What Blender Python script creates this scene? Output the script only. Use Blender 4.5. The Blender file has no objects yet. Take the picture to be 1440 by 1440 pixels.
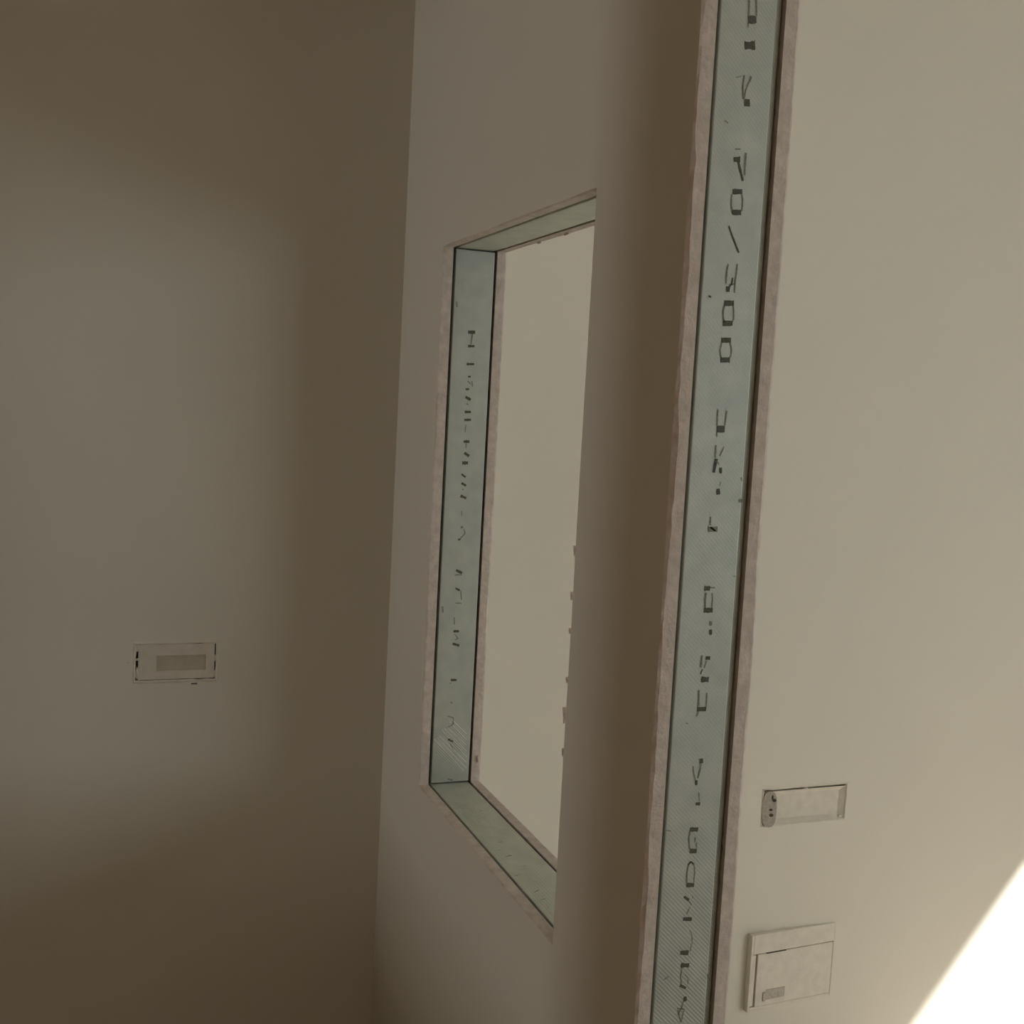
import bpy, bmesh, math, random
from mathutils import Vector, Matrix

# ------------------------------------------------------------------ camera, world, lights
scene = bpy.context.scene
col = scene.collection
cam_data = bpy.data.cameras.new('camera')
cam_data.sensor_width = 36.0
cam_data.lens = 36.0 * 1612.0 / 1440.0
cam_data.clip_start = 0.01
cam = bpy.data.objects.new('camera', cam_data)
col.objects.link(cam)
right = Vector((0.93504824, -0.35055027, 0.0529083))
up = Vector((-0.0170475, 0.10460715, 0.9943675))
fwd = Vector((0.35411038, 0.93068354, -0.09183673))
m = Matrix.Identity(4)
for i in range(3):
    m[i][0], m[i][1], m[i][2] = right[i], up[i], -fwd[i]
m[0][3], m[1][3], m[2][3] = -0.5001, -0.9165, 1.5
cam.matrix_world = m
scene.camera = cam

scene.view_settings.view_transform = 'Standard'
scene.view_settings.look = 'None'
scene.view_settings.exposure = 0.0
scene.view_settings.gamma = 1.0
scene.view_settings.use_curve_mapping = False
scene.cycles.max_bounces = 9
scene.cycles.diffuse_bounces = 6
scene.cycles.caustics_reflective = False

world = bpy.data.worlds.new('sky')
scene.world = world
world.use_nodes = True
bg = world.node_tree.nodes['Background']
bg.inputs['Color'].default_value = (0.92, 0.98, 1.0, 1)
bg.inputs['Strength'].default_value = 3.2

# room extents (metres): x along the back wall, y away from the camera, z up
D = 0.9626             # back wall
XR = 2.65              # right wall with the daylight window
XL = -1.10             # left wall of the nearer space
YN = -3.8              # rear wall, behind the camera
H = 2.70               # ceiling
B, S, T = 0.0158, 0.0854, 0.100   # partition: front board, stud, back board
W0, W1 = 0.2011, 0.7411           # opening in the partition, along y
ZT, ZB = 1.7302, 0.9091           # opening head and sill

sun_dir = Vector((-1.0, 1.2, -1.264)).normalized()
sun_data = bpy.data.lights.new('sun', 'SUN')
sun_data.energy = 24.0
sun_data.angle = math.radians(1.6)
sun_data.color = (1.0, 0.98, 0.95)
sun = bpy.data.objects.new('sun', sun_data)
col.objects.link(sun)
sun.rotation_euler = sun_dir.to_track_quat('-Z', 'Y').to_euler()
sun.location = (6, -4, 6)

def portal(name, loc, direction, sx, sy):
    d = bpy.data.lights.new(name, 'AREA')
    d.shape = 'RECTANGLE'
    d.size, d.size_y = sx, sy
    d.cycles.is_portal = True
    o = bpy.data.objects.new(name, d)
    col.objects.link(o)
    o.location = loc
    o.rotation_euler = Vector(direction).to_track_quat('-Z', 'Y').to_euler()
    return o
# daylight window of the right wall
WY0, WY1, WZ0, WZ1 = -3.05, -0.30, 0.85, 2.168
portal('window_daylight', (XR + 0.02, (WY0 + WY1) / 2, (WZ0 + WZ1) / 2), (-1, 0, 0), WZ1 - WZ0, WY1 - WY0)
# unseen area light, added to cast the soft vertical shade edge on the partition
left_light_data = bpy.data.lights.new('added_left_light', 'AREA')
left_light_data.shape = 'RECTANGLE'
left_light_data.size = 0.34
left_light_data.size_y = 0.75
left_light_data.energy = 14.5
left_light_data.color = (1.0, 1.0, 0.98)
left_light = bpy.data.objects.new('added_left_light', left_light_data)
col.objects.link(left_light)
left_light.location = (-3.6, 0.65, 1.9)
left_light.rotation_euler = Vector((3.4, 0.0, -0.4)).to_track_quat('-Z', 'Y').to_euler()

# ------------------------------------------------------------------ materials
def nodes_of(mat):
    mat.use_nodes = True
    nt = mat.node_tree
    return nt, nt.nodes['Principled BSDF']

def mat_plain(name, c1, c2, scale=8.0, rough=0.85, bump=0.0, bump_scale=120.0, metallic=0.0, detail=4.0, spec=0.3):
    mat = bpy.data.materials.new(name)
    nt, p = nodes_of(mat)
    tc = nt.nodes.new('ShaderNodeTexCoord')
    n = nt.nodes.new('ShaderNodeTexNoise')
    n.inputs['Scale'].default_value = scale
    n.inputs['Detail'].default_value = detail
    nt.links.new(tc.outputs['Object'], n.inputs['Vector'])
    r = nt.nodes.new('ShaderNodeValToRGB')
    r.color_ramp.elements[0].position = 0.3
    r.color_ramp.elements[1].position = 0.7
    r.color_ramp.elements[0].color = (*c1, 1)
    r.color_ramp.elements[1].color = (*c2, 1)
    nt.links.new(n.outputs['Fac'], r.inputs['Fac'])
    nt.links.new(r.outputs['Color'], p.inputs['Base Color'])
    p.inputs['Roughness'].default_value = rough
    p.inputs['Metallic'].default_value = metallic
    p.inputs['Specular IOR Level'].default_value = spec
    if bump > 0:
        n2 = nt.nodes.new('ShaderNodeTexNoise')
        n2.inputs['Scale'].default_value = bump_scale
        n2.inputs['Detail'].default_value = 6
        nt.links.new(tc.outputs['Object'], n2.inputs['Vector'])
        b = nt.nodes.new('ShaderNodeBump')
        b.inputs['Strength'].default_value = bump
        b.inputs['Distance'].default_value = 0.001
        nt.links.new(n2.outputs['Fac'], b.inputs['Height'])
        nt.links.new(b.outputs['Normal'], p.inputs['Normal'])
    return mat

M_WALL = mat_plain('wall_paint', (0.695, 0.668, 0.590), (0.712, 0.684, 0.605), scale=2.5, rough=0.8, bump=0.12, bump_scale=60)
M_CEIL = mat_plain('ceiling_paint', (0.74, 0.69, 0.59), (0.77, 0.72, 0.62), scale=2.0)
M_FLOOR = mat_plain('cement_screed', (0.27, 0.24, 0.20), (0.33, 0.295, 0.245), scale=3.0, rough=0.9, bump=0.3, bump_scale=40)
M_RENDER = mat_plain('raw_cement_render', (0.40, 0.295, 0.21), (0.46, 0.34, 0.245), scale=6.0, rough=0.95, bump=0.5, bump_scale=90)
M_GYPSUM = mat_plain('gypsum_core', (0.54, 0.48, 0.43), (0.70, 0.63, 0.57), scale=70.0, rough=0.95, bump=1.0, bump_scale=170, detail=8)
M_PAPER = mat_plain('torn_paper', (0.70, 0.63, 0.52), (0.80, 0.73, 0.62), scale=120.0, rough=0.9)
M_PLASTER = mat_plain('smeared_plaster', (0.64, 0.60, 0.52), (0.72, 0.68, 0.60), scale=90.0, rough=0.9, bump=0.8, bump_scale=180)
M_PLASTIC = mat_plain('dusty_plastic', (0.63, 0.595, 0.52), (0.70, 0.665, 0.585), scale=60.0, rough=0.6, bump=0.3, bump_scale=150)
M_PLASTIC_GREY = mat_plain('grey_plastic', (0.36, 0.33, 0.29), (0.50, 0.46, 0.40), scale=150.0, rough=0.6, bump=0.5, bump_scale=200)
M_HOLE_SHADE = mat_plain('hole_shade', (0.045, 0.04, 0.033), (0.075, 0.068, 0.058), scale=90.0, rough=0.8)  # dark colour painted for the shade inside holes, slots and gaps
M_PANEL = mat_plain('darker_panel', (0.47, 0.43, 0.34), (0.55, 0.50, 0.40), scale=40.0, rough=0.8)  # browner and darker than the cover around it
M_KNURL_GLINT = mat_plain('knurl_glint', (0.80, 0.82, 0.80), (0.86, 0.88, 0.86), scale=300.0, rough=0.4, metallic=0.6)  # painted highlight: bright lines where knurl ridges catch the light
M_INK = mat_plain('ink', (0.06, 0.058, 0.046), (0.14, 0.135, 0.11), scale=900.0, rough=0.6)
M_INK_FAINT = mat_plain('faded_ink', (0.15, 0.148, 0.12), (0.32, 0.32, 0.27), scale=900.0, rough=0.6)

def mat_zinc(name, axis_a, axis_b, gain=1.0):
    """galvanised sheet with faint zinc mottling and a fine diagonal knurl"""
    mat = bpy.data.materials.new(name)
    nt, p = nodes_of(mat)
    tc = nt.nodes.new('ShaderNodeTexCoord')
    n = nt.nodes.new('ShaderNodeTexNoise')
    n.inputs['Scale'].default_value = 34.0
    n.inputs['Detail'].default_value = 6
    nt.links.new(tc.outputs['Object'], n.inputs['Vector'])
    r = nt.nodes.new('ShaderNodeValToRGB')
    r.color_ramp.elements[0].position = 0.32
    r.color_ramp.elements[1].position = 0.70
    r.color_ramp.elements[0].color = (0.44 * gain, 0.47 * gain, 0.425 * gain, 1)
    r.color_ramp.elements[1].color = (0.51 * gain, 0.54 * gain, 0.49 * gain, 1)
    nt.links.new(n.outputs['Fac'], r.inputs['Fac'])
    nt.links.new(r.outputs['Color'], p.inputs['Base Color'])
    p.inputs['Metallic'].default_value = 0.7
    p.inputs['Roughness'].default_value = 0.62
    sep = nt.nodes.new('ShaderNodeSeparateXYZ')
    nt.links.new(tc.outputs['Object'], sep.inputs[0])
    add = nt.nodes.new('ShaderNodeMath')
    add.operation = 'ADD'
    nt.links.new(sep.outputs[axis_a], add.inputs[0])
    nt.links.new(sep.outputs[axis_b], add.inputs[1])
    mul = nt.nodes.new('ShaderNodeMath')
    mul.operation = 'MULTIPLY'
    mul.inputs[1].default_value = 2 * math.pi / 0.0042
    nt.links.new(add.outputs[0], mul.inputs[0])
    sn = nt.nodes.new('ShaderNodeMath')
    sn.operation = 'SINE'
    nt.links.new(mul.outputs[0], sn.inputs[0])
    # knurl bump faded at middle heights, put in for light that shows it less
    geo = nt.nodes.new('ShaderNodeNewGeometry')
    sz = nt.nodes.new('ShaderNodeSeparateXYZ')
    nt.links.new(geo.outputs['Position'], sz.inputs[0])
    n3 = nt.nodes.new('ShaderNodeValToRGB')
    mr = nt.nodes.new('ShaderNodeMapRange')
    mr.inputs['From Min'].default_value = 0.9
    mr.inputs['From Max'].default_value = 1.9
    nt.links.new(sz.outputs['Z'], mr.inputs['Value'])
    cr = n3.color_ramp
    cr.elements[0].position, cr.elements[0].color = 0.06, (1, 1, 1, 1)
    cr.elements[1].position, cr.elements[1].color = 0.25, (0.16, 0.16, 0.16, 1)
    e = cr.elements.new(0.80); e.color = (0.16, 0.16, 0.16, 1)
    e = cr.elements.new(0.93); e.color = (0.55, 0.55, 0.55, 1)
    nt.links.new(mr.outputs['Result'], n3.inputs['Fac'])
    mm = nt.nodes.new('ShaderNodeMath')
    mm.operation = 'MULTIPLY'
    nt.links.new(sn.outputs[0], mm.inputs[0])
    nt.links.new(n3.outputs['Color'], mm.inputs[1])
    n4 = nt.nodes.new('ShaderNodeTexNoise')
    n4.inputs['Scale'].default_value = 420.0
    n4.inputs['Detail'].default_value = 3
    nt.links.new(tc.outputs['Object'], n4.inputs['Vector'])
    a2 = nt.nodes.new('ShaderNodeMath')
    a2.operation = 'MULTIPLY_ADD'
    a2.inputs[1].default_value = 1.2
    nt.links.new(n4.outputs['Fac'], a2.inputs[0])
    nt.links.new(mm.outputs[0], a2.inputs[2])
    b = nt.nodes.new('ShaderNodeBump')
    b.inputs['Strength'].default_value = 0.20
    b.inputs['Distance'].default_value = 0.0004
    nt.links.new(a2.outputs[0], b.inputs['Height'])
    nt.links.new(b.outputs['Normal'], p.inputs['Normal'])
    return mat
M_ZINC = mat_zinc('galvanised_steel', 'X', 'Z')
M_ZINC_FLAT = mat_zinc('galvanised_track', 'X', 'Y', 1.32)

# ------------------------------------------------------------------ helpers
def link(name, me, mats, parent=None, label=None, kind=None, category=None, group=None):
    o = bpy.data.objects.new(name, me)
    for mt in (mats if isinstance(mats, (list, tuple)) else [mats]):
        me.materials.append(mt)
    col.objects.link(o)
    if parent is not None:
        o.parent = parent
    if label: o['label'] = label
    if kind: o['kind'] = kind
    if category: o['category'] = category
    if group: o['group'] = group
    return o

def from_bm(name, bm, mats, parent=None, normals=True, **kw):
    if normals:
        bmesh.ops.recalc_face_normals(bm, faces=bm.faces)
    me = bpy.data.meshes.new(name)
    bm.to_mesh(me)
    bm.free()
    return link(name, me, mats, parent, **kw)

def add_box(bm, x0, x1, y0, y1, z0, z1, mi=0, bevel=0.0):
    vs = [bm.verts.new((x, y, z)) for x in (x0, x1) for y in (y0, y1) for z in (z0, z1)]
    fs = []
    for idx in ((0, 1, 3, 2), (4, 6, 7, 5), (0, 4, 5, 1), (2, 3, 7, 6), (0, 2, 6, 4), (1, 5, 7, 3)):
        f = bm.faces.new([vs[i] for i in idx])
        f.material_index = mi
        fs.append(f)
    if bevel > 0:
        es = list({e for f in fs for e in f.edges})
        bmesh.ops.bevel(bm, geom=es, offset=bevel, segments=2, affect='EDGES', profile=0.6)

def empty(name, loc=(0, 0, 0), **props):
    o = bpy.data.objects.new(name, None)
    o.empty_display_size = 0.05
    col.objects.link(o)
    o.location = loc
    for k, v in props.items():
        o[k] = v
    return o

def smooth_noise(rng, n):
    """value noise table sampled by index"""
    tab = [rng.random() for _ in range(n + 4)]
    def f(t):
        i = int(math.floor(t)) % n
        u = t - math.floor(t)
        u = u * u * (3 - 2 * u)
        return tab[i] * (1 - u) + tab[(i + 1) % n] * u
    return f

def fill_loops(bm, loops, mi):
    """flat face bounded by the first loop, with the other loops as holes"""
    edges = []
    for lp in loops:
        for i in range(len(lp)):
            a, b = lp[i], lp[(i + 1) % len(lp)]
            e = bm.edges.get((a, b)) or bm.edges.new((a, b))
            edges.append(e)
    r = bmesh.ops.triangle_fill(bm, use_beauty=True, use_dissolve=False, edges=edges)
    for g in r['geom']:
        if isinstance(g, bmesh.types.BMFace):
            g.material_index = mi

def holed_slab(name, axis, plane, thick, rect, holes, mats, parent=None, **kw):
    """slab standing in the plane <axis>=plane, its face there, going back by thick; rect and holes are (a0,a1,z0,z1)"""
    bm = bmesh.new()
    def P(a, z, t):
        if axis == 'y': return (a, plane + t, z)
        if axis == 'x': return (plane + t, a, z)
        return (a, z, plane + t)
    fr, bk = [], []
    for (a0, a1, z0, z1) in [rect] + list(holes):
        pts = [(a0, z0), (a1, z0), (a1, z1), (a0, z1)]
        f = [bm.verts.new(P(a, z, 0)) for a, z in pts]
        b = [bm.verts.new(P(a, z, thick)) for a, z in pts]
        fr.append(f); bk.append(b)
        for i in range(4):
            j = (i + 1) % 4
            bm.faces.new((f[i], f[j], b[j], b[i]))
    fill_loops(bm, fr, 0)
    fill_loops(bm, bk, 0)
    return from_bm(name, bm, mats, parent, **kw)

# ------------------------------------------------------------------ room shell
# electrical boxes let into the back wall: (x0, x1, z0, z1) of their holes
BOX_A = (-0.4105, -0.2860, 1.0330, 1.0925)
BOX_C = (0.7790, 0.9760, 0.6970, 0.7710)
BOX_E = (0.7720, 0.9770, 0.3200, 0.4760)
holed_slab('wall_back', 'y', D, 0.06, (XL - 0.1, XR + 0.2, 0, H), [BOX_A, BOX_C, BOX_E], M_WALL, kind='structure',
           label='plain beige plastered back wall running behind the partition')
holed_slab('wall_right', 'x', XR, 0.12, (YN - 0.1, D, 0, H), [(WY0, WY1, WZ0, WZ1)], M_WALL, kind='structure',
           label='right wall with the daylight window opening')
holed_slab('wall_left', 'x', XL, -0.06, (YN - 0.1, D, 0, H), [(0.3028, 0.93, 1.03, 2.15)], M_RENDER, kind='structure',  # unseen opening, added and cut to edge the light from the left
           label='left wall with an added opening that shapes the light on the partition')
holed_slab('wall_rear', 'y', YN, -0.1, (XL - 0.1, XR + 0.12, 0, H), [], M_RENDER, kind='structure',
           label='rear wall behind the viewer')
holed_slab('wall_outer_left', 'x', -4.2, -0.1, (-1.6, 2.6, 0, H), [], M_WALL, kind='structure', label='outer wall of the neighbouring room')
holed_slab('wall_side_left', 'y', 2.6, 0.1, (-4.3, XL - 0.06, 0, H), [], M_WALL, kind='structure', label='side wall of the neighbouring room')
holed_slab('wall_side_near', 'y', -1.6, -0.1, (-4.3, XL - 0.06, 0, H), [], M_WALL, kind='structure', label='near side wall of the neighbouring room')
bm = bmesh.new(); add_box(bm, XL - 0.06, XL - 0.0, D, 2.6, 0, H)
from_bm('wall_link', bm, M_WALL, kind='structure', label='short wall joining the back wall and neighbouring room')
bm = bmesh.new(); add_box(bm, -4.3, XR + 0.12, YN - 0.1, 2.7, -0.1, 0)
from_bm('floor', bm, M_FLOOR, kind='structure', label='bare cement screed floor')
bm = bmesh.new(); add_box(bm, -4.3, XR + 0.12, YN - 0.1, 2.7, H, H + 0.1)
from_bm('ceiling', bm, M_CEIL, kind='structure', label='plain pale ceiling')

# ------------------------------------------------------------------ partition
partition = empty('wall_partition', (0, 0, 0), kind='structure',
                  label='unfinished plasterboard partition with a rectangular opening and bare steel end stud')

def stations(p0, p1, step):
    n = max(1, int(round(math.dist(p0, p1) / step)))
    return [(p0[0] + (p1[0] - p0[0]) * i / n, p0[1] + (p1[1] - p0[1]) * i / n) for i in range(n)]

def plasterboard(name, xf, xb, seed, chip_end, chip_hole, label):
    """board with its painted face at x=xf and its raw back at x=xb, rough cut edges"""
    rng = random.Random(seed)
    bm = bmesh.new()
    sgn = 1 if xb > xf else -1
    th = abs(xb - xf)
    z_lo, z_hi = 0.0, H
    # outer loop: cut end (y = 0) is rough, the other sides are butted
    outer = []
    for p in stations((0.0, z_lo), (0.0, z_hi), 0.006):
        outer.append((p, (1, 0), chip_end))
    outer.append(((0.0, z_hi), (0, 0), 0))
    outer.append(((D, z_hi), (0, 0), 0))
    outer.append(((D, z_lo), (0, 0), 0))
    outer[0] = ((0.0, z_lo), (0, 0), 0)
    hole = []
    c = [(W0, ZB), (W1, ZB), (W1, ZT), (W0, ZT)]
    dirs = [(0, -1), (1, 0), (0, 1), (-1, 0)]
    for k in range(4):
        st = stations(c[k], c[(k + 1) % 4], 0.006)
        for i, p in enumerate(st):
            if i == 0:
                d = (dirs[k][0] + dirs[k - 1][0], dirs[k][1] + dirs[k - 1][1])
            else:
                d = dirs[k]
            hole.append((p, d, chip_hole))
    A_loops, C_loops = [], []
    for loop in (outer, hole):
        f1, f2, f3 = (smooth_noise(rng, 400) for _ in range(3))
        A, Bv, C = [], [], []
        for i, (p, d, chip) in enumerate(loop):
            big = max(0.0, f1(i * 0.07) - 0.45) * 1.8
            fine = f2(i * 0.55)
            set_back = chip * (0.15 + 0.9 * big * (0.6 + 0.4 * fine) + 0.35 * fine)
            depth = th * min(0.6, 0.10 + (chip / 0.004) * (0.25 * big + 0.12 * f3(i * 0.4)))
            wob = chip * 0.25 * (f3(i * 0.8) - 0.5)
            A.append(bm.verts.new((xf, p[0] + d[0] * set_back, p[1] + d[1] * set_back)))
            Bv.append(bm.verts.new((xf + sgn * depth, p[0] + d[0] * wob, p[1] + d[1] * wob)))
            C.append(bm.verts.new((xb, p[0], p[1])))
        n = len(A)
        for i in range(n):
            j = (i + 1) % n
            for q in ((A[i], A[j], Bv[j], Bv[i]), (Bv[i], Bv[j], C[j], C[i])):
                f = bm.faces.new(q)
                f.material_index = 1
        A_loops.append(A); C_loops.append(C)
    fill_loops(bm, A_loops, 0)
    fill_loops(bm, C_loops, 1)
    return from_bm(name, bm, [M_WALL, M_GYPSUM], partition, label=label)

board_front = plasterboard('plasterboard', 0.0, B, 3, 0.0034, 0.0013, 'painted plasterboard sheet on the dim side, crumbled pinkish cut edges')
board_back = plasterboard('plasterboard', T, S, 11, 0.0014, 0.0014, 'plasterboard sheet on the bright side')

def channel_mesh(length, width, flange, t=0.0009, r=0.0014):
    """U channel: web in local XZ at y=0 facing -y, flanges going +y, along local z"""
    h = width / 2
    outer = [(-h, flange)]
    inner = [(-h + t, flange)]
    for k in range(5):
        a = math.pi + k * (math.pi / 2) / 4
        outer.append((-h + r + r * math.cos(a), r + r * math.sin(a)))
        inner.append((-h + r + (r - t) * math.cos(a), r + (r - t) * math.sin(a)))
    outer_r = [(-x, y) for x, y in reversed(outer)]
    inner_r = [(-x, y) for x, y in reversed(inner)]
    prof = outer + outer_r + list(reversed(inner + inner_r))
    bm = bmesh.new()
    a = [bm.verts.new((x, y, 0)) for x, y in prof]
    b = [bm.verts.new((x, y, length)) for x, y in prof]
    n = len(prof)
    for i in range(n):
        j = (i + 1) % n
        bm.faces.new((a[i], a[j], b[j], b[i]))
    bm.faces.new(a); bm.faces.new(list(reversed(b)))
    return bm

def place(o, loc, x_axis, y_axis, z_axis):
    mm = Matrix.Identity(4)
    for i in range(3):
        mm[i][0], mm[i][1], mm[i][2], mm[i][3] = x_axis[i], y_axis[i], z_axis[i], loc[i]
    o.matrix_world = mm

xc = (B + S) / 2
wide = S - B
# end stud: web faces the viewer, set a little inside the two boards
end_w = wide - 0.0036 - 0.0085
end_x = B + 0.0036 + end_w / 2
end_stud = from_bm('end_stud', channel_mesh(H, end_w, 0.045), M_ZINC, partition, label='galvanised steel end stud with stencilled dot print down its face')
end_stud.location = (end_x, 0.0015, 0)
# second profile nested behind it, its lip showing as a dark strip next to the back board
lip = from_bm('stud_lip', channel_mesh(H, 0.0066, 0.040), M_ZINC, partition, label='narrow shaded steel lip beside the end stud')
lip.location = (S - 0.0085 + 0.0037, 0.0048, 0)
# opening lining
jamb_w = wide - 0.0044 - 0.0036
jamb_x = B + 0.0044 + jamb_w / 2
jamb_far = from_bm('jamb_stud', channel_mesh(ZT - ZB - 0.003, jamb_w, 0.045), M_ZINC, partition, label='printed steel stud lining the far side of the opening')
jamb_far.location = (jamb_x, W1 + 0.0012, ZB + 0.0015)
jamb_near = from_bm('jamb_stud', channel_mesh(ZT - ZB - 0.003, jamb_w, 0.045), M_ZINC, partition, label='steel stud lining the near side of the opening')
place(jamb_near, (jamb_x, W0 - 0.0012, ZT - 0.0015), (1, 0, 0), (0, -1, 0), (0, 0, -1))
sill = from_bm('sill_track', channel_mesh(W1 - W0 + 0.06, jamb_w, 0.040), M_ZINC_FLAT, partition, label='steel track forming the sill of the opening')
place(sill, (jamb_x, W0 - 0.03, ZB - 0.0006), (-1, 0, 0), (0, 0, -1), (0, 1, 0))
header = from_bm('head_track', channel_mesh(W1 - W0 + 0.06, jamb_w - 0.0030, 0.040), M_ZINC_FLAT, partition, label='steel track across the head of the opening')
place(header, (jamb_x + 0.0015, W0 - 0.03, ZT + 0.0006), (1, 0, 0), (0, 0, 1), (0, 1, 0))

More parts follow.
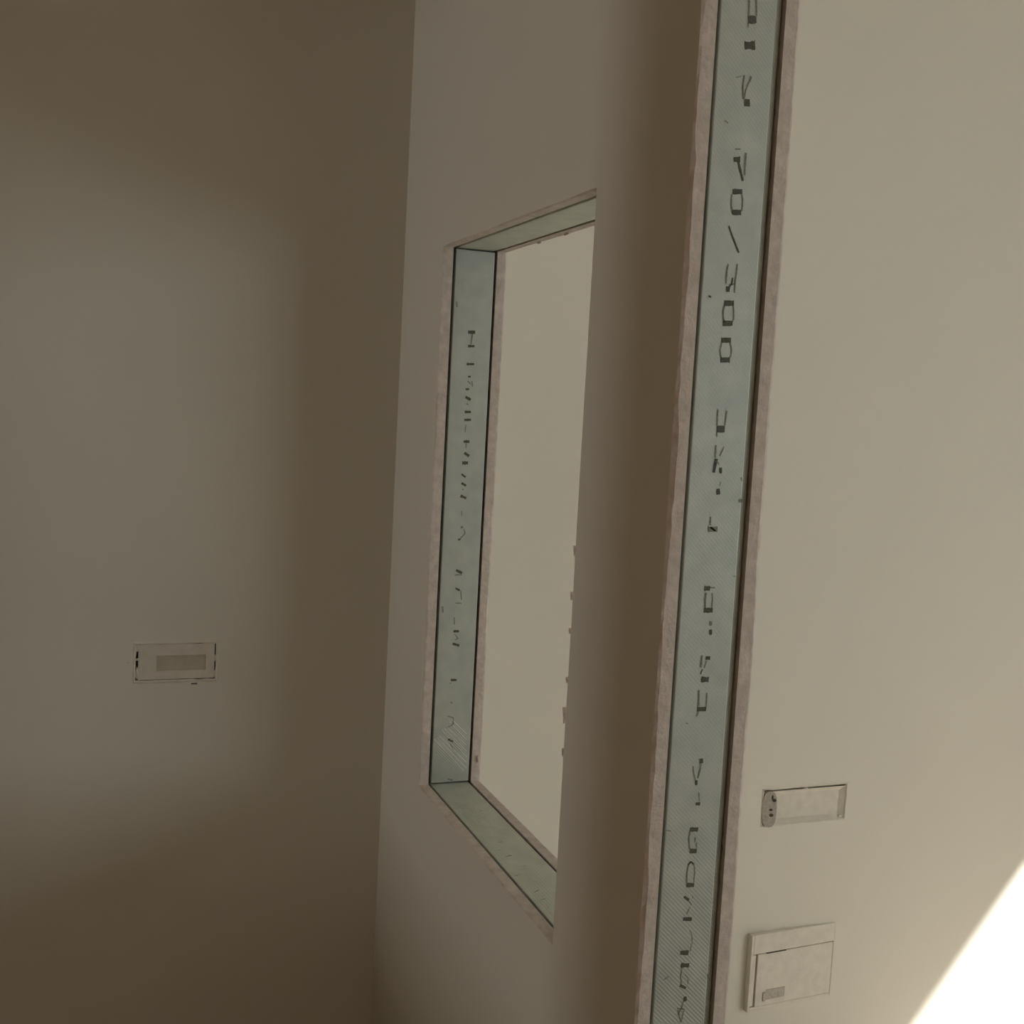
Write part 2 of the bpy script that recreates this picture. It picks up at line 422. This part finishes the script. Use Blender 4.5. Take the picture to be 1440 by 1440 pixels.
END_STUD_INK = [
    (0,0.0017,[(0.0476,1.8741),(0.0485,1.855)]),
    (0,0.00171,[(0.0543,1.8753),(0.0564,1.8563)]),
    (1,0.0067,[(0.0486,1.8518),(0.0555,1.8529)]),
    (0,0.00122,[(0.0482,1.8489),(0.0485,1.8454)]),
    (1,0.00755,[(0.0472,1.8293),(0.0559,1.8307)]),
    (0,0.0011,[(0.0565,1.8355),(0.0557,1.8333)]),
    (0,0.0011,[(0.0555,1.8282),(0.0572,1.8271)]),
    (0,0.00159,[(0.0481,1.8038),(0.0473,1.7937),(0.0484,1.7836)]),
    (0,0.00245,[(0.0551,1.8038),(0.0539,1.7992)]),
    (0,0.00147,[(0.0534,1.7987),(0.0504,1.791),(0.0494,1.7837)]),
    (1,0.00576,[(0.0527,1.7831),(0.0531,1.7782)]),
    (0,0.00169,[(0.0311,1.7622),(0.0348,1.7606)]),
    (0,0.00122,[(0.0439,1.7391),(0.0493,1.7398)]),
    (0,0.00097,[(0.0395,1.8007),(0.0448,1.8025)]),
    (1,0.00525,[(0.0437,1.73),(0.0492,1.7306)]),
    (1,0.00233,[(0.048,1.7283),(0.0509,1.7208),(0.054,1.7127)]),
    (0,0.00209,[(0.0552,1.7369),(0.0552,1.7177)]),
    (1,0.00489,[(0.0447,1.7019),(0.0536,1.7029)]),
    (0,0.00159,[(0.0439,1.6997),(0.0436,1.695),(0.0441,1.6888),(0.0456,1.6848)]),
    (0,0.00148,[(0.0537,1.7013),(0.0552,1.6963),(0.0553,1.69),(0.0547,1.6858)]),
    (1,0.00465,[(0.0457,1.6836),(0.0539,1.6845)]),
    (1,0.00171,[(0.0429,1.6714),(0.0463,1.6644),(0.0499,1.658),(0.055,1.649)]),
    (0,0.00172,[(0.0448,1.6375),(0.0439,1.6305),(0.044,1.6205)]),
    (0,0.00161,[(0.0543,1.6386),(0.054,1.6309),(0.0532,1.6224),(0.0536,1.6131)]),
    (1,0.0016,[(0.0504,1.6259),(0.05,1.6195)]),
    (1,0.00406,[(0.0462,1.6176),(0.0466,1.6136)]),
    (0,0.00123,[(0.0475,1.6192),(0.0538,1.6212)]),
    (0,0.00148,[(0.0483,1.6172),(0.0487,1.6199)]),
    (0,0.00146,[(0.0276,1.6081),(0.0295,1.6072)]),
    (1,0.00504,[(0.0442,1.6028),(0.0531,1.6035)]),
    (0,0.00172,[(0.0441,1.601),(0.0431,1.595),(0.0438,1.5887),(0.045,1.5865)]),
    (0,0.00148,[(0.0529,1.6017),(0.0542,1.5959),(0.0545,1.5896),(0.0532,1.5871)]),
    (1,0.00492,[(0.0439,1.5847),(0.053,1.5854)]),
    (1,0.00493,[(0.0441,1.5696),(0.0527,1.5702)]),
    (0,0.00172,[(0.044,1.5675),(0.0426,1.561),(0.0435,1.5557),(0.0448,1.5536)]),
    (0,0.00149,[(0.0527,1.5681),(0.0544,1.5623),(0.0544,1.5564),(0.053,1.5542)]),
    (1,0.0053,[(0.0443,1.5518),(0.0529,1.5524)]),
    (0,0.00161,[(0.0447,1.5066),(0.0448,1.4924)]),
    (0,0.00149,[(0.0542,1.506),(0.0535,1.4992),(0.053,1.4927)]),
    (1,0.00595,[(0.0456,1.4891),(0.0524,1.4893)]),
    (0,0.00112,[(0.0452,1.4864),(0.0456,1.4818)]),
    (0,0.00122,[(0.0276,1.6078),(0.0295,1.6069)]),
    (0,0.00186,[(0.0452,1.4742),(0.0452,1.4629)]),
    (0,0.00137,[(0.0536,1.473),(0.0522,1.4693),(0.0498,1.4646)]),
    (1,0.00323,[(0.0465,1.4615),(0.0457,1.4566),(0.0448,1.4495)]),
    (0,0.00124,[(0.0473,1.4597),(0.0497,1.4567)]),
    (1,0.00325,[(0.0518,1.4535),(0.0522,1.449)]),
    (0,0.00113,[(0.0527,1.441),(0.052,1.4372)]),
    (1,0.004,[(0.0507,1.4339),(0.0511,1.4295)]),
    (0,0.0015,[(0.0448,1.408),(0.0451,1.4006)]),
    (0,0.00536,[(0.0436,1.3968),(0.0523,1.3969)]),
    (1,0.00175,[(0.0453,1.3987),(0.0505,1.3954)]),
    (0,0.00356,[(0.0738,1.4238),(0.0773,1.4239)]),
    (0,0.00127,[(0.0743,1.4454),(0.0752,1.4422)]),
    (1,0.00464,[(0.0438,1.3416),(0.0488,1.3416)]),
    (0,0.00151,[(0.0485,1.3423),(0.0545,1.3423)]),
    (0,0.00213,[(0.0456,1.3374),(0.0451,1.3312),(0.0457,1.3235)]),
    (0,0.00126,[(0.052,1.3373),(0.0529,1.3312),(0.0527,1.3234)]),
    (1,0.00478,[(0.0451,1.3211),(0.0533,1.321)]),
    (0,0.00316,[(0.0526,1.3103),(0.0528,1.3068)]),
    (1,0.00316,[(0.0532,1.3024),(0.0535,1.2981)]),
    (0,0.00215,[(0.0457,1.2782),(0.0458,1.272),(0.0453,1.2673)]),
    (1,0.00127,[(0.0472,1.2652),(0.0455,1.2608)]),
    (1,0.0038,[(0.0504,1.2758),(0.0543,1.2757)]),
    (0,0.00114,[(0.0511,1.273),(0.0491,1.2663)]),
    (1,0.00545,[(0.0475,1.2555),(0.0541,1.2552)]),
    (0,0.00114,[(0.0471,1.2573),(0.0465,1.2551)]),
    (0,0.0019,[(0.0452,1.2452),(0.0459,1.2303)]),
    (0,0.0014,[(0.0538,1.2424),(0.0542,1.2294)]),
    (1,0.00482,[(0.0453,1.2274),(0.0537,1.227)]),
    (0,0.0014,[(0.0465,1.2252),(0.0441,1.2204)]),
    (0,0.00113,[(0.0335,1.2148),(0.0358,1.2136)]),
    (0,0.00115,[(0.0735,1.3534),(0.0758,1.3527)]),
    (1,0.00384,[(0.0528,1.179),(0.0531,1.1753)]),
    (0,0.00154,[(0.053,1.1747),(0.0524,1.1685),(0.0503,1.1606)]),
    (0,0.0014,[(0.0447,1.1724),(0.0458,1.1654),(0.0481,1.159)]),
    (1,0.00282,[(0.049,1.1584),(0.0493,1.1543)]),
    (0,0.00116,[(0.0527,1.146),(0.0538,1.1379)]),
    (1,0.0036,[(0.0504,1.1357),(0.0545,1.1354)]),
    (1,0.00437,[(0.0464,1.111),(0.0541,1.1104)]),
    (0,0.0018,[(0.0463,1.1091),(0.0453,1.1022),(0.047,1.0922)]),
    (0,0.00155,[(0.0522,1.1028),(0.052,1.0982)]),
    (0,0.00155,[(0.0541,1.0974),(0.0543,1.0922)]),
    (1,0.0049,[(0.0478,1.0899),(0.0542,1.0893)]),
    (0,0.00113,[(0.0183,1.1128),(0.0257,1.1112)]),
    (1,0.00181,[(0.0469,1.0766),(0.0492,1.0793),(0.0527,1.0763)]),
    (0,0.00168,[(0.0469,1.0766),(0.0457,1.0674),(0.0466,1.0586)]),
    (0,0.0013,[(0.053,1.076),(0.0544,1.0677),(0.054,1.0584)]),
    (1,0.00453,[(0.0468,1.0565),(0.054,1.0558)]),
    (1,0.0031,[(0.0448,1.0451),(0.0496,1.0416)]),
    (0,0.0013,[(0.0538,1.045),(0.054,1.0426)]),
    (0,0.00117,[(0.0496,1.0413),(0.0534,1.0362)]),
    (0,0.00117,[(0.0518,1.0347),(0.0487,1.0274)]),
    (1,0.00389,[(0.0455,1.0231),(0.0543,1.0221)]),
    (0,0.00118,[(0.0531,1.0116),(0.0561,1.0054),(0.0567,0.9982),(0.0552,0.9901)]),
    (1,0.00469,[(0.0452,0.9897),(0.053,0.9888)]),
    (1,0.0047,[(0.0466,0.977),(0.0546,0.976)]),
    (0,0.0017,[(0.0476,0.9748),(0.0467,0.9664),(0.0482,0.9579)]),
    (0,0.00131,[(0.0518,0.9669),(0.0552,0.9629),(0.0554,0.9569)]),
    (1,0.00314,[(0.047,0.9569),(0.0531,0.9534)]),
    (1,0.00369,[(0.0532,0.9444),(0.0535,0.9405)]),
    (0,0.00132,[(0.0517,0.9408),(0.0506,0.935)]),
    (0,0.00144,[(0.045,0.9343),(0.0537,0.9319)]),
    (0,0.00144,[(0.0463,0.932),(0.0505,0.9195)]),
    (0,0.00132,[(0.0528,0.9311),(0.0507,0.9195)]),
    (0,0.00158,[(0.0506,0.935),(0.0467,0.9272)]),
    (0,0.00187,[(0.0763,0.9643),(0.0788,0.9574)]),
    (0,0.00168,[(0.0292,0.9652),(0.0334,0.9675)]),
]
JAMB_STUD_INK = [
    (1,0.0047,[(0.0454,1.6073),(0.0555,1.608)]),
    (0,0.00212,[(0.052,1.6056),(0.0503,1.5895)]),
    (1,0.004,[(0.0464,1.5865),(0.0558,1.5871)]),
    (1,0.00353,[(0.0455,1.5595),(0.0566,1.5602)]),
    (0,0.00307,[(0.0486,1.5408),(0.0519,1.541)]),
    (0,0.00189,[(0.048,1.5342),(0.0529,1.53)]),
    (0,0.00256,[(0.0244,1.6508),(0.0255,1.6432)]),
    (1,0.00283,[(0.0488,1.5409),(0.0523,1.5411)]),
    (0,0.00189,[(0.0546,1.5341),(0.0562,1.5266)]),
    (1,0.0033,[(0.0458,1.5218),(0.0505,1.5221)]),
    (1,0.00472,[(0.0464,1.51),(0.0537,1.5064)]),
    (0,0.00213,[(0.0479,1.5002),(0.051,1.4986)]),
    (1,0.00402,[(0.0462,1.4875),(0.0551,1.4879)]),
    (1,0.00378,[(0.0463,1.4755),(0.0558,1.476)]),
    (0,0.00166,[(0.0486,1.468),(0.0477,1.4572)]),
    (1,0.00426,[(0.0468,1.4425),(0.0551,1.4428)]),
    (0,0.00166,[(0.0505,1.4397),(0.0504,1.4325)]),
    (1,0.00427,[(0.0489,1.4252),(0.0558,1.421)]),
    (1,0.00522,[(0.0464,1.41),(0.0544,1.4103)]),
    (1,0.00285,[(0.0458,1.3928),(0.052,1.3885)]),
    (1,0.0038,[(0.0465,1.379),(0.0534,1.3756)]),
    (0,0.0019,[(0.0479,1.3702),(0.0499,1.3687)]),
    (1,0.00428,[(0.0461,1.3595),(0.0544,1.3565)]),
    (0,0.00143,[(0.0483,1.3362),(0.0493,1.3293)]),
    (0,0.00334,[(0.0486,1.3115),(0.0519,1.3116)]),
    (0,0.00191,[(0.0537,1.3089),(0.0558,1.302),(0.0485,1.2939)]),
    (1,0.00286,[(0.0453,1.2925),(0.0486,1.2926)]),
    (1,0.0043,[(0.0448,1.2449),(0.0537,1.2407)]),
    (0,0.00191,[(0.0428,1.2375),(0.0538,1.238)]),
    (1,0.00335,[(0.0453,1.2168),(0.0517,1.2135)]),
    (0,0.00192,[(0.0537,1.2126),(0.0553,1.1987)]),
    (0,0.00168,[(0.0465,1.1937),(0.0556,1.1936)]),
    (0,0.00285,[(0.0253,1.1887),(0.0262,1.1794)]),
    (0,0.00168,[(0.0452,1.1711),(0.0458,1.1606)]),
    (1,0.00384,[(0.0453,1.1498),(0.0535,1.1496)]),
    (0,0.00168,[(0.047,1.1455),(0.0529,1.1384),(0.0482,1.1362)]),
    (1,0.00385,[(0.0449,1.1303),(0.0551,1.1272)]),
    (1,0.00362,[(0.0449,1.0732),(0.0536,1.0729)]),
    (0,0.00169,[(0.0432,1.0687),(0.0452,1.0675)]),
    (0,0.00193,[(0.0459,1.0382),(0.0487,1.0362)]),
    (0,0.00193,[(0.0422,1.016),(0.0513,1.0132),(0.0518,1.0026),(0.0415,0.9972)]),
    (1,0.0034,[(0.0453,0.9789),(0.0528,0.9747)]),
    (0,0.0017,[(0.0485,0.9725),(0.0539,0.9618)]),
    (0,0.00244,[(0.0473,0.9152),(0.0559,0.9128)]),
    (2,0.00096,[(0.0224,0.9806),(0.0735,0.9264)]),  # from here on, light on the knurl ridges drawn as bright lines
    (2,0.00096,[(0.0263,0.983),(0.0774,0.9309)]),
    (2,0.00096,[(0.0303,0.9853),(0.0769,0.9402)]),
    (2,0.00096,[(0.0339,0.9941),(0.0765,0.9493)]),
    (2,0.00097,[(0.0379,0.9965),(0.076,0.9586)]),
    (2,0.00097,[(0.0419,0.9989),(0.0755,0.9677)]),
    (2,0.00097,[(0.0455,1.0076),(0.075,0.9768)]),
    (2,0.00097,[(0.0495,1.01),(0.0746,0.9861)]),
]
SILL_MARKS = [(0.0405, 0.4475, 0.3, 0.006, 0.0014), (0.0458, 0.4952, 0.2, 0.004, 0.0008), (0.034, 0.4687, 0.1, 0.003, 0.0006), (0.028, 0.3858, 0.3, 0.005, 0.0007), (0.0355, 0.3361, 0.6, 0.006, 0.0009), (0.0483, 0.4122, -0.2, 0.003, 0.0006), (0.0591, 0.6145, 0.4, 0.004, 0.0006), (0.0347, 0.3124, 0.2, 0.005, 0.0007)]

def lettering(strokes, y, parent, name='printed_lettering'):
    """flat ink print lying on a stud web (plane y), strokes in world x,z"""
    bm = bmesh.new()
    rng = random.Random(5)
    for dark, w, pts in strokes:
        hw = w / 2
        n = len(pts)
        for i in range(n - 1):
            a, b = Vector(pts[i]), Vector(pts[i + 1])
            t = (b - a)
            if t.length < 1e-6:
                continue
            t.normalize()
            nrm = Vector((-t.y, t.x))
            ext = t * (hw * 0.25)
            a2 = a - ext if i == 0 else a - ext
            b2 = b + ext
            # ragged dot print: the ribbon is cut in short cells of uneven width
            cells = max(1, int((b2 - a2).length / 0.0022))
            prev = None
            for k in range(cells + 1):
                q = a2 + (b2 - a2) * (k / cells)
                ww = hw * rng.uniform(0.78, 1.12)
                cur = (bm.verts.new((q.x + nrm.x * ww, y, q.y + nrm.y * ww)), bm.verts.new((q.x - nrm.x * ww, y, q.y - nrm.y * ww)))
                if prev:
                    f = bm.faces.new((prev[0], cur[0], cur[1], prev[1]))
                    f.material_index = {1: 0, 0: 1, 2: 2}[dark]
                prev = cur
    o = from_bm(name, bm, [M_INK, M_INK_FAINT, M_KNURL_GLINT], None, normals=False, label='faded black dot-matrix lettering running down the steel')
    o.parent = parent
    o.matrix_parent_inverse = Matrix.Translation(parent.location).inverted()
    return o
lettering(END_STUD_INK, 0.0015 - 0.00025, end_stud)
lettering(JAMB_STUD_INK, W1 + 0.0012 - 0.00025, jamb_far)

# scuffs on the sill track
bm = bmesh.new()
for (sx, sy, ang, ln, wd) in SILL_MARKS:
    c, sn_ = math.cos(ang), math.sin(ang)
    q = [(-ln, -wd * 0.4), (ln * 0.3, -wd), (ln, 0), (ln * 0.2, wd), (-ln, wd * 0.4)]
    bm.faces.new([bm.verts.new((sx + a * c - b * sn_, sy + a * sn_ + b * c, ZB - 0.0006 + 0.0002)) for a, b in q])
o = from_bm('scuff_marks', bm, M_INK_FAINT, None, normals=False, kind='stuff', label='small dark scuffs on the steel sill')
o.parent = sill
o.matrix_parent_inverse = sill.matrix_world.inverted()

# torn paper burrs on the near edge of the opening and elsewhere
def burr(pts, x, thick, parent, name='torn_paper', curl=0.003):
    """small curled flake: outline in the wall plane (y, z), given thickness"""
    bm = bmesh.new()
    cy = sum(p[0] for p in pts) / len(pts); cz = sum(p[1] for p in pts) / len(pts)
    a = [bm.verts.new((x - curl * (0.4 + 0.6 * (i % 2)), p[0], p[1])) for i, p in enumerate(pts)]
    b = [bm.verts.new((x - curl * (0.4 + 0.6 * (i % 2)) + thick, p[0], p[1])) for i, p in enumerate(pts)]
    ca = bm.verts.new((x - curl * 1.2, cy, cz)); cb = bm.verts.new((x - curl * 1.2 + thick, cy, cz))
    n = len(pts)
    for i in range(n):
        j = (i + 1) % n
        bm.faces.new((a[i], a[j], b[j], b[i]))
        bm.faces.new((a[j], a[i], ca)); bm.faces.new((b[i], b[j], cb))
    return from_bm(name, bm, M_PAPER, parent)
rng = random.Random(21)
for (yy, zz, sy, sz) in [(W0 + 0.0035, 1.168, 0.0055, 0.010), (W0 + 0.002, 1.300, 0.0035, 0.006), (W0 + 0.0012, 1.262, 0.003, 0.004),
                         (W0 + 0.0015, 1.2080, 0.003, 0.004), (W0 + 0.0010, 1.349, 0.003, 0.007), (W0 + 0.0010, 1.128, 0.0025, 0.006)]:
    pts = []
    for k in range(7):
        a = 2 * math.pi * k / 7
        q = rng.uniform(0.65, 1.1)
        pts.append((yy + sy * math.cos(a) * q, zz + sz * math.sin(a) * q))
    burr(pts, 0.0018, 0.0008, board_front)
for (yy, zz, sy, sz) in [(W1 - 0.0015, 0.9450, 0.003, 0.006), (0.598, ZT - 0.0012, 0.008, 0.003), (0.50, ZT - 0.0010, 0.012, 0.0022), (0.40, ZT - 0.0012, 0.014, 0.002)]:
    pts = []
    for k in range(7):
        a = 2 * math.pi * k / 7
        q = rng.uniform(0.65, 1.1)
        pts.append((yy + sy * math.cos(a) * q, zz + sz * math.sin(a) * q))
    burr(pts, T - 0.004, 0.0008, board_back, curl=0.002)

# ------------------------------------------------------------------ electrical boxes in the back wall
def ring(bm, rect, inset, y_front, y_back, seed, jit=0.0008, step=0.008, mi=0):
    """ragged rectangular ring (flange or smear) between rect and rect shrunk by inset=(left,right,bottom,top)"""
    rng = random.Random(seed)
    def loop(r):
        x0, x1, z0, z1 = r
        out = []
        c = [(x0, z0), (x1, z0), (x1, z1), (x0, z1)]
        for k in range(4):
            p, q = c[k], c[(k + 1) % 4]
            n = 10 if k % 2 == 0 else 6
            for i in range(n):
                t = i / n
                out.append((p[0] + (q[0] - p[0]) * t, p[1] + (q[1] - p[1]) * t))
        return out
    x0, x1, z0, z1 = rect
    lo = loop(rect)
    li = loop((x0 + inset[0], x1 - inset[1], z0 + inset[2], z1 - inset[3]))
    J = lambda: rng.uniform(-jit, jit)
    of = [bm.verts.new((p[0] + J(), y_back, p[1] + J())) for p in lo]
    mf = []
    inf = []
    for po, pi in zip(lo, li):
        mx, mz = po[0] * 0.6 + pi[0] * 0.4, po[1] * 0.6 + pi[1] * 0.4
        mf.append(bm.verts.new((mx + J() * 0.5, y_front + rng.uniform(-0.0003, 0.0003), mz + J() * 0.5)))
        inf.append(bm.verts.new((pi[0] + J(), y_front + 0.0006, pi[1] + J())))
    ib = [bm.verts.new((v.co.x, y_back + 0.004, v.co.z)) for v in inf]
    n = len(lo)
    for i in range(n):
        j = (i + 1) % n
        for A, Bq in ((of, mf), (mf, inf), (inf, ib)):
            f = bm.faces.new((A[i], A[j], Bq[j], Bq[i]))
            f.material_index = mi

def box_body(rect, depth, parent, mat, t=0.0015):
    """open five sided back box sitting in the wall hole"""
    x0, x1, z0, z1 = rect
    bm = bmesh.new()
    y0, y1 = D + 0.0008, D + depth
    add_box(bm, x0, x1, y1 - t, y1, z0, z1)
    add_box(bm, x0, x0 + t, y0, y1 - t, z0, z1)
    add_box(bm, x1 - t, x1, y0, y1 - t, z0, z1)
    add_box(bm, x0 + t, x1 - t, y0, y1 - t, z0, z0 + t)
    add_box(bm, x0 + t, x1 - t, y0, y1 - t, z1 - t, z1)
    return from_bm('box_body', bm, mat, parent)

def lump(bm, cx, cy, cz, rx, ry, rz, seed):
    rng = random.Random(seed)
    r = bmesh.ops.create_icosphere(bm, subdivisions=2, radius=1.0)
    for v in r['verts']:
        k = rng.uniform(0.8, 1.12)
        v.co = Vector((cx + v.co.x * rx * k, cy + v.co.y * ry * k, cz + v.co.z * rz * k))

def smear(parent, *args):
    bm = bmesh.new()
    lump(bm, *args)
    return from_bm('plaster_smear', bm, M_PLASTER, parent)

def plate(rect, y0, y1, holes, name, mat, parent, bevel=0.0006):
    o = holed_slab(name, 'y', y0, y1 - y0, rect, holes, mat, parent)
    return o

def finish(root, loc):
    """move the parts under the empty without changing where they stand"""
    for c in root.children:
        c.matrix_parent_inverse = Matrix.Translation(loc).inverted()

# --- box of the dim wall, plastered over cover
x0, x1, z0, z1 = BOX_A
loc = ((x0 + x1) / 2, D, z0)
r = empty('junction_box', loc, label='small plastered-over electrical box on the dim wall left of the partition', category='electrical box', group='electrical boxes in the back wall')
box_body(BOX_A, 0.030, r, M_HOLE_SHADE)
bm = bmesh.new(); ring(bm, (x0 - 0.004, x1 + 0.003, z0 - 0.004, z1 + 0.003), (0.0045, 0.0036, 0.0046, 0.0036), D - 0.0012, D, 2, jit=0.0009)
from_bm('plaster_rim', bm, M_PLASTER, r)
cover = plate((x0 + 0.0042, x1 - 0.0024, z0 + 0.0016, z1 - 0.0010), D + 0.0006, D + 0.0040,
              [(x0 + 0.032, x1 - 0.016, z0 + 0.0150, z1 - 0.0190)], 'cover', M_PLASTIC, r)
bm = bmesh.new(); add_box(bm, x0 + 0.030, x1 - 0.014, D + 0.0026, D + 0.0050, z0 + 0.013, z1 - 0.017)
panel = from_bm('recessed_panel', bm, M_PANEL, None); panel.parent = cover
for k, (zc, rz) in enumerate([(z0 + 0.012, 0.010), (z1 - 0.006, 0.007), (z0 + 0.0345, 0.0022)]):
    smear(r, x0 + 0.0025, D + 0.0022, zc, 0.0034, 0.0026, rz, 30 + k)
for k, (zc, rz) in enumerate([(z0 + 0.008, 0.006), (z0 + 0.034, 0.006)]):
    smear(r, x1 - 0.0014, D + 0.0022, zc, 0.0022, 0.0024, rz, 40 + k)
smear(r, x0 - 0.0105, D + 0.0002, z0 + 0.031, 0.0028, 0.0010, 0.0022, 51)
bm = bmesh.new(); add_box(bm, x1 - 0.0380, x1 - 0.0285, D - 0.0016, D + 0.0004, z0 - 0.0078, z0 - 0.0062)
from_bm('screw_slot', bm, M_HOLE_SHADE, r, label='small dark slot under the box')
finish(r, loc)

# --- wide box of the bright wall
x0, x1, z0, z1 = BOX_C
loc = ((x0 + x1) / 2, D, z0)
r = empty('junction_box', loc, label='wide shallow electrical box on the bright wall, upper of two beside the end stud', category='electrical box', group='electrical boxes in the back wall')
box_body(BOX_C, 0.022, r, M_PLASTIC)
bm = bmesh.new(); ring(bm, (x0 - 0.003, x1 + 0.003, z0 - 0.003, z1 + 0.002), (0.0032, 0.0032, 0.0034, 0.0026), D - 0.0010, D, 6, jit=0.0010)
from_bm('plaster_rim', bm, M_PLASTER, r)
# grey fixing lug closing the left end, with two screw holes
bm = bmesh.new()
N = 20
prof = []
for k in range(N):
    a = 2 * math.pi * k / N
    ca, sa = math.cos(a), math.sin(a)
    prof.append((x0 + 0.0125 + 0.0145 * math.copysign(abs(ca) ** 0.7, ca), (z0 + z1) / 2 - 0.002 + 0.0365 * math.copysign(abs(sa) ** 0.75, sa)))
fa = [bm.verts.new((px, D - 0.0016 - 0.0075 * min(1.0, max(0.0, (px - x0 + 0.002) / 0.026)), pz)) for px, pz in prof]
fb = [bm.verts.new((px, D + 0.0060, pz)) for px, pz in prof]
for k in range(N):
    j = (k + 1) % N
    bm.faces.new((fa[k], fa[j], fb[j], fb[k]))
bm.faces.new(fa); bm.faces.new(list(reversed(fb)))
lug = from_bm('fixing_lug', bm, M_PLASTIC_GREY, r, label='grey plastic fixing lug with dark screw holes')
for (hx, hz, hw, hh) in [(0.0205, 0.0540, 0.0040, 0.0034), (0.0150, 0.0345, 0.0036, 0.0024), (0.0165, 0.0235, 0.0042, 0.0034), (0.0165, 0.060, 0.0018, 0.0050)]:
    bm = bmesh.new()
    vs = []
    for k in range(10):
        a = 2 * math.pi * k / 10
        vs.append((x0 + hx + hw * math.cos(a), z0 + hz + hh * math.sin(a)))
    va = [bm.verts.new((p[0], D - 0.0019 - 0.0075 * min(1.0, max(0.0, (p[0] - x0 + 0.002) / 0.026)), p[1])) for p in vs]
    vb = [bm.verts.new((p[0], D + 0.002, p[1])) for p in vs]
    for k in range(10):
        j = (k + 1) % 10
        bm.faces.new((va[k], va[j], vb[j], vb[k]))
    bm.faces.new(va); bm.faces.new(list(reversed(vb)))
    sh = from_bm('screw_hole', bm, M_HOLE_SHADE, None)  # solid plug coloured dark like the shade of a hole
    sh.parent = lug
# shallow dished cover: sloping sides down to a flat floor
bm = bmesh.new()
o_ = [(x0 + 0.0012, z0 + 0.0010), (x1 - 0.0008, z0 + 0.0010), (x1 - 0.0008, z1 - 0.0050), (x0 + 0.0012, z1 - 0.0050)]
i_ = [(x0 + 0.030, z0 + 0.0095), (x1 - 0.0125, z0 + 0.0095), (x1 - 0.0125, z1 - 0.0150), (x0 + 0.030, z1 - 0.0150)]
rings_ = [[bm.verts.new((px, D + 0.0010, pz)) for px, pz in o_], [bm.verts.new((px, D + 0.0075, pz)) for px, pz in i_],
          [bm.verts.new((px, D + 0.0095, pz)) for px, pz in i_], [bm.verts.new((px, D + 0.0030, pz)) for px, pz in o_]]
for q in range(4):
    A_, B_ = rings_[q], rings_[(q + 1) % 4]
    if q == 1:
        bm.faces.new(A_); bm.faces.new(B_)
        continue
    for k in range(4):
        j = (k + 1) % 4
        bm.faces.new((A_[k], A_[j], B_[j], B_[k]))
from_bm('dished_cover', bm, M_PLASTIC, r)
smear(r, x0 + 0.100, D + 0.002, z1 - 0.0045, 0.006, 0.003, 0.0030, 61); smear(r, x1 - 0.009, D + 0.003, z0 + 0.005, 0.006, 0.0035, 0.0035, 62)
finish(r, loc)

# --- tall socket box below it, its frame standing proud of the wall on the left
x0, x1, z0, z1 = BOX_E
loc = ((x0 + x1) / 2, D, z0)
r = empty('socket_box', loc, label='large square socket box near the bottom of the bright wall, beside the white sun patch', category='electrical box', group='electrical boxes in the back wall')
box_body(BOX_E, 0.020, r, M_PLASTIC)
PROUD = 0.0120
def lean(bm):
    for v in bm.verts:
        u_ = (v.co.x - x0) / (x1 - x0)
        v.co.y -= PROUD * (1 - u_) * max(0.0, min(1.0, (D + 0.012 - v.co.y) / 0.010))
fx0, fx1, fz0, fz1 = x0 - 0.003, x1 + 0.001, z0 - 0.003, z1 + 0.001
def part_box(name, mat, a0, a1, b0, b1, c0, c1, bevel=0.001, label=None):
    bm = bmesh.new()
    add_box(bm, a0, a1, b0, b1, c0, c1, bevel=bevel)
    lean(bm)
    return from_bm(name, bm, mat, r, label=label)
part_box('frame_side', M_PLASTIC, fx0, fx0 + 0.0055, D - 0.0014, D + 0.011, fz0, fz1, 0.0012)
part_box('frame_side', M_PLASTIC, fx1 - 0.003, fx1, D + 0.0002, D + 0.011, fz0, fz1)
part_box('frame_bottom', M_PLASTIC, fx0 + 0.0058, fx1 - 0.0032, D - 0.0002, D + 0.011, fz0, fz0 + 0.008, 0.002)
part_box('top_flap', M_PLASTIC, fx0 + 0.0058, fx1 - 0.0032, D - 0.0012, D + 0.006, fz1 - 0.0400, fz1, 0.0016)
part_box('flap_slot', M_HOLE_SHADE, x0 + 0.036, x0 + 0.084, D + 0.0002, D + 0.0040, fz1 - 0.0434, fz1 - 0.0402, 0, 'dark slot under the top flap')  # dark strip painted in for the shade of the slot
part_box('inner_cover', M_PLASTIC, fx0 + 0.0190, fx1 - 0.0025, D + 0.0010, D + 0.0055, fz0 + 0.0070, fz1 - 0.0425, 0.0012)
part_box('inner_rib', M_PLASTIC, fx0 + 0.0075, fx0 + 0.0165, D + 0.0026, D + 0.0060, fz0 + 0.0085, fz1 - 0.0440, 0.0015)
part_box('terminal_block', M_PLASTIC_GREY, x0 + 0.041, x0 + 0.088, D + 0.0002, D + 0.0030, z0 + 0.016, z0 + 0.037, 0.0006, 'small greyish terminal block inside the box')
part_box('terminal_clip', M_PLASTIC_GREY, x0 + 0.034, x0 + 0.0405, D - 0.0012, D + 0.0030, z0 + 0.014, z0 + 0.033, 0.0006)
sm = smear(r, x0 + 0.055, D - 0.0050, z0 + 0.094, 0.008, 0.0016, 0.004, 71)
smear(r, x1 - 0.03, D + 0.0008, z0 + 0.040, 0.007, 0.0018, 0.006, 72)
finish(r, loc)
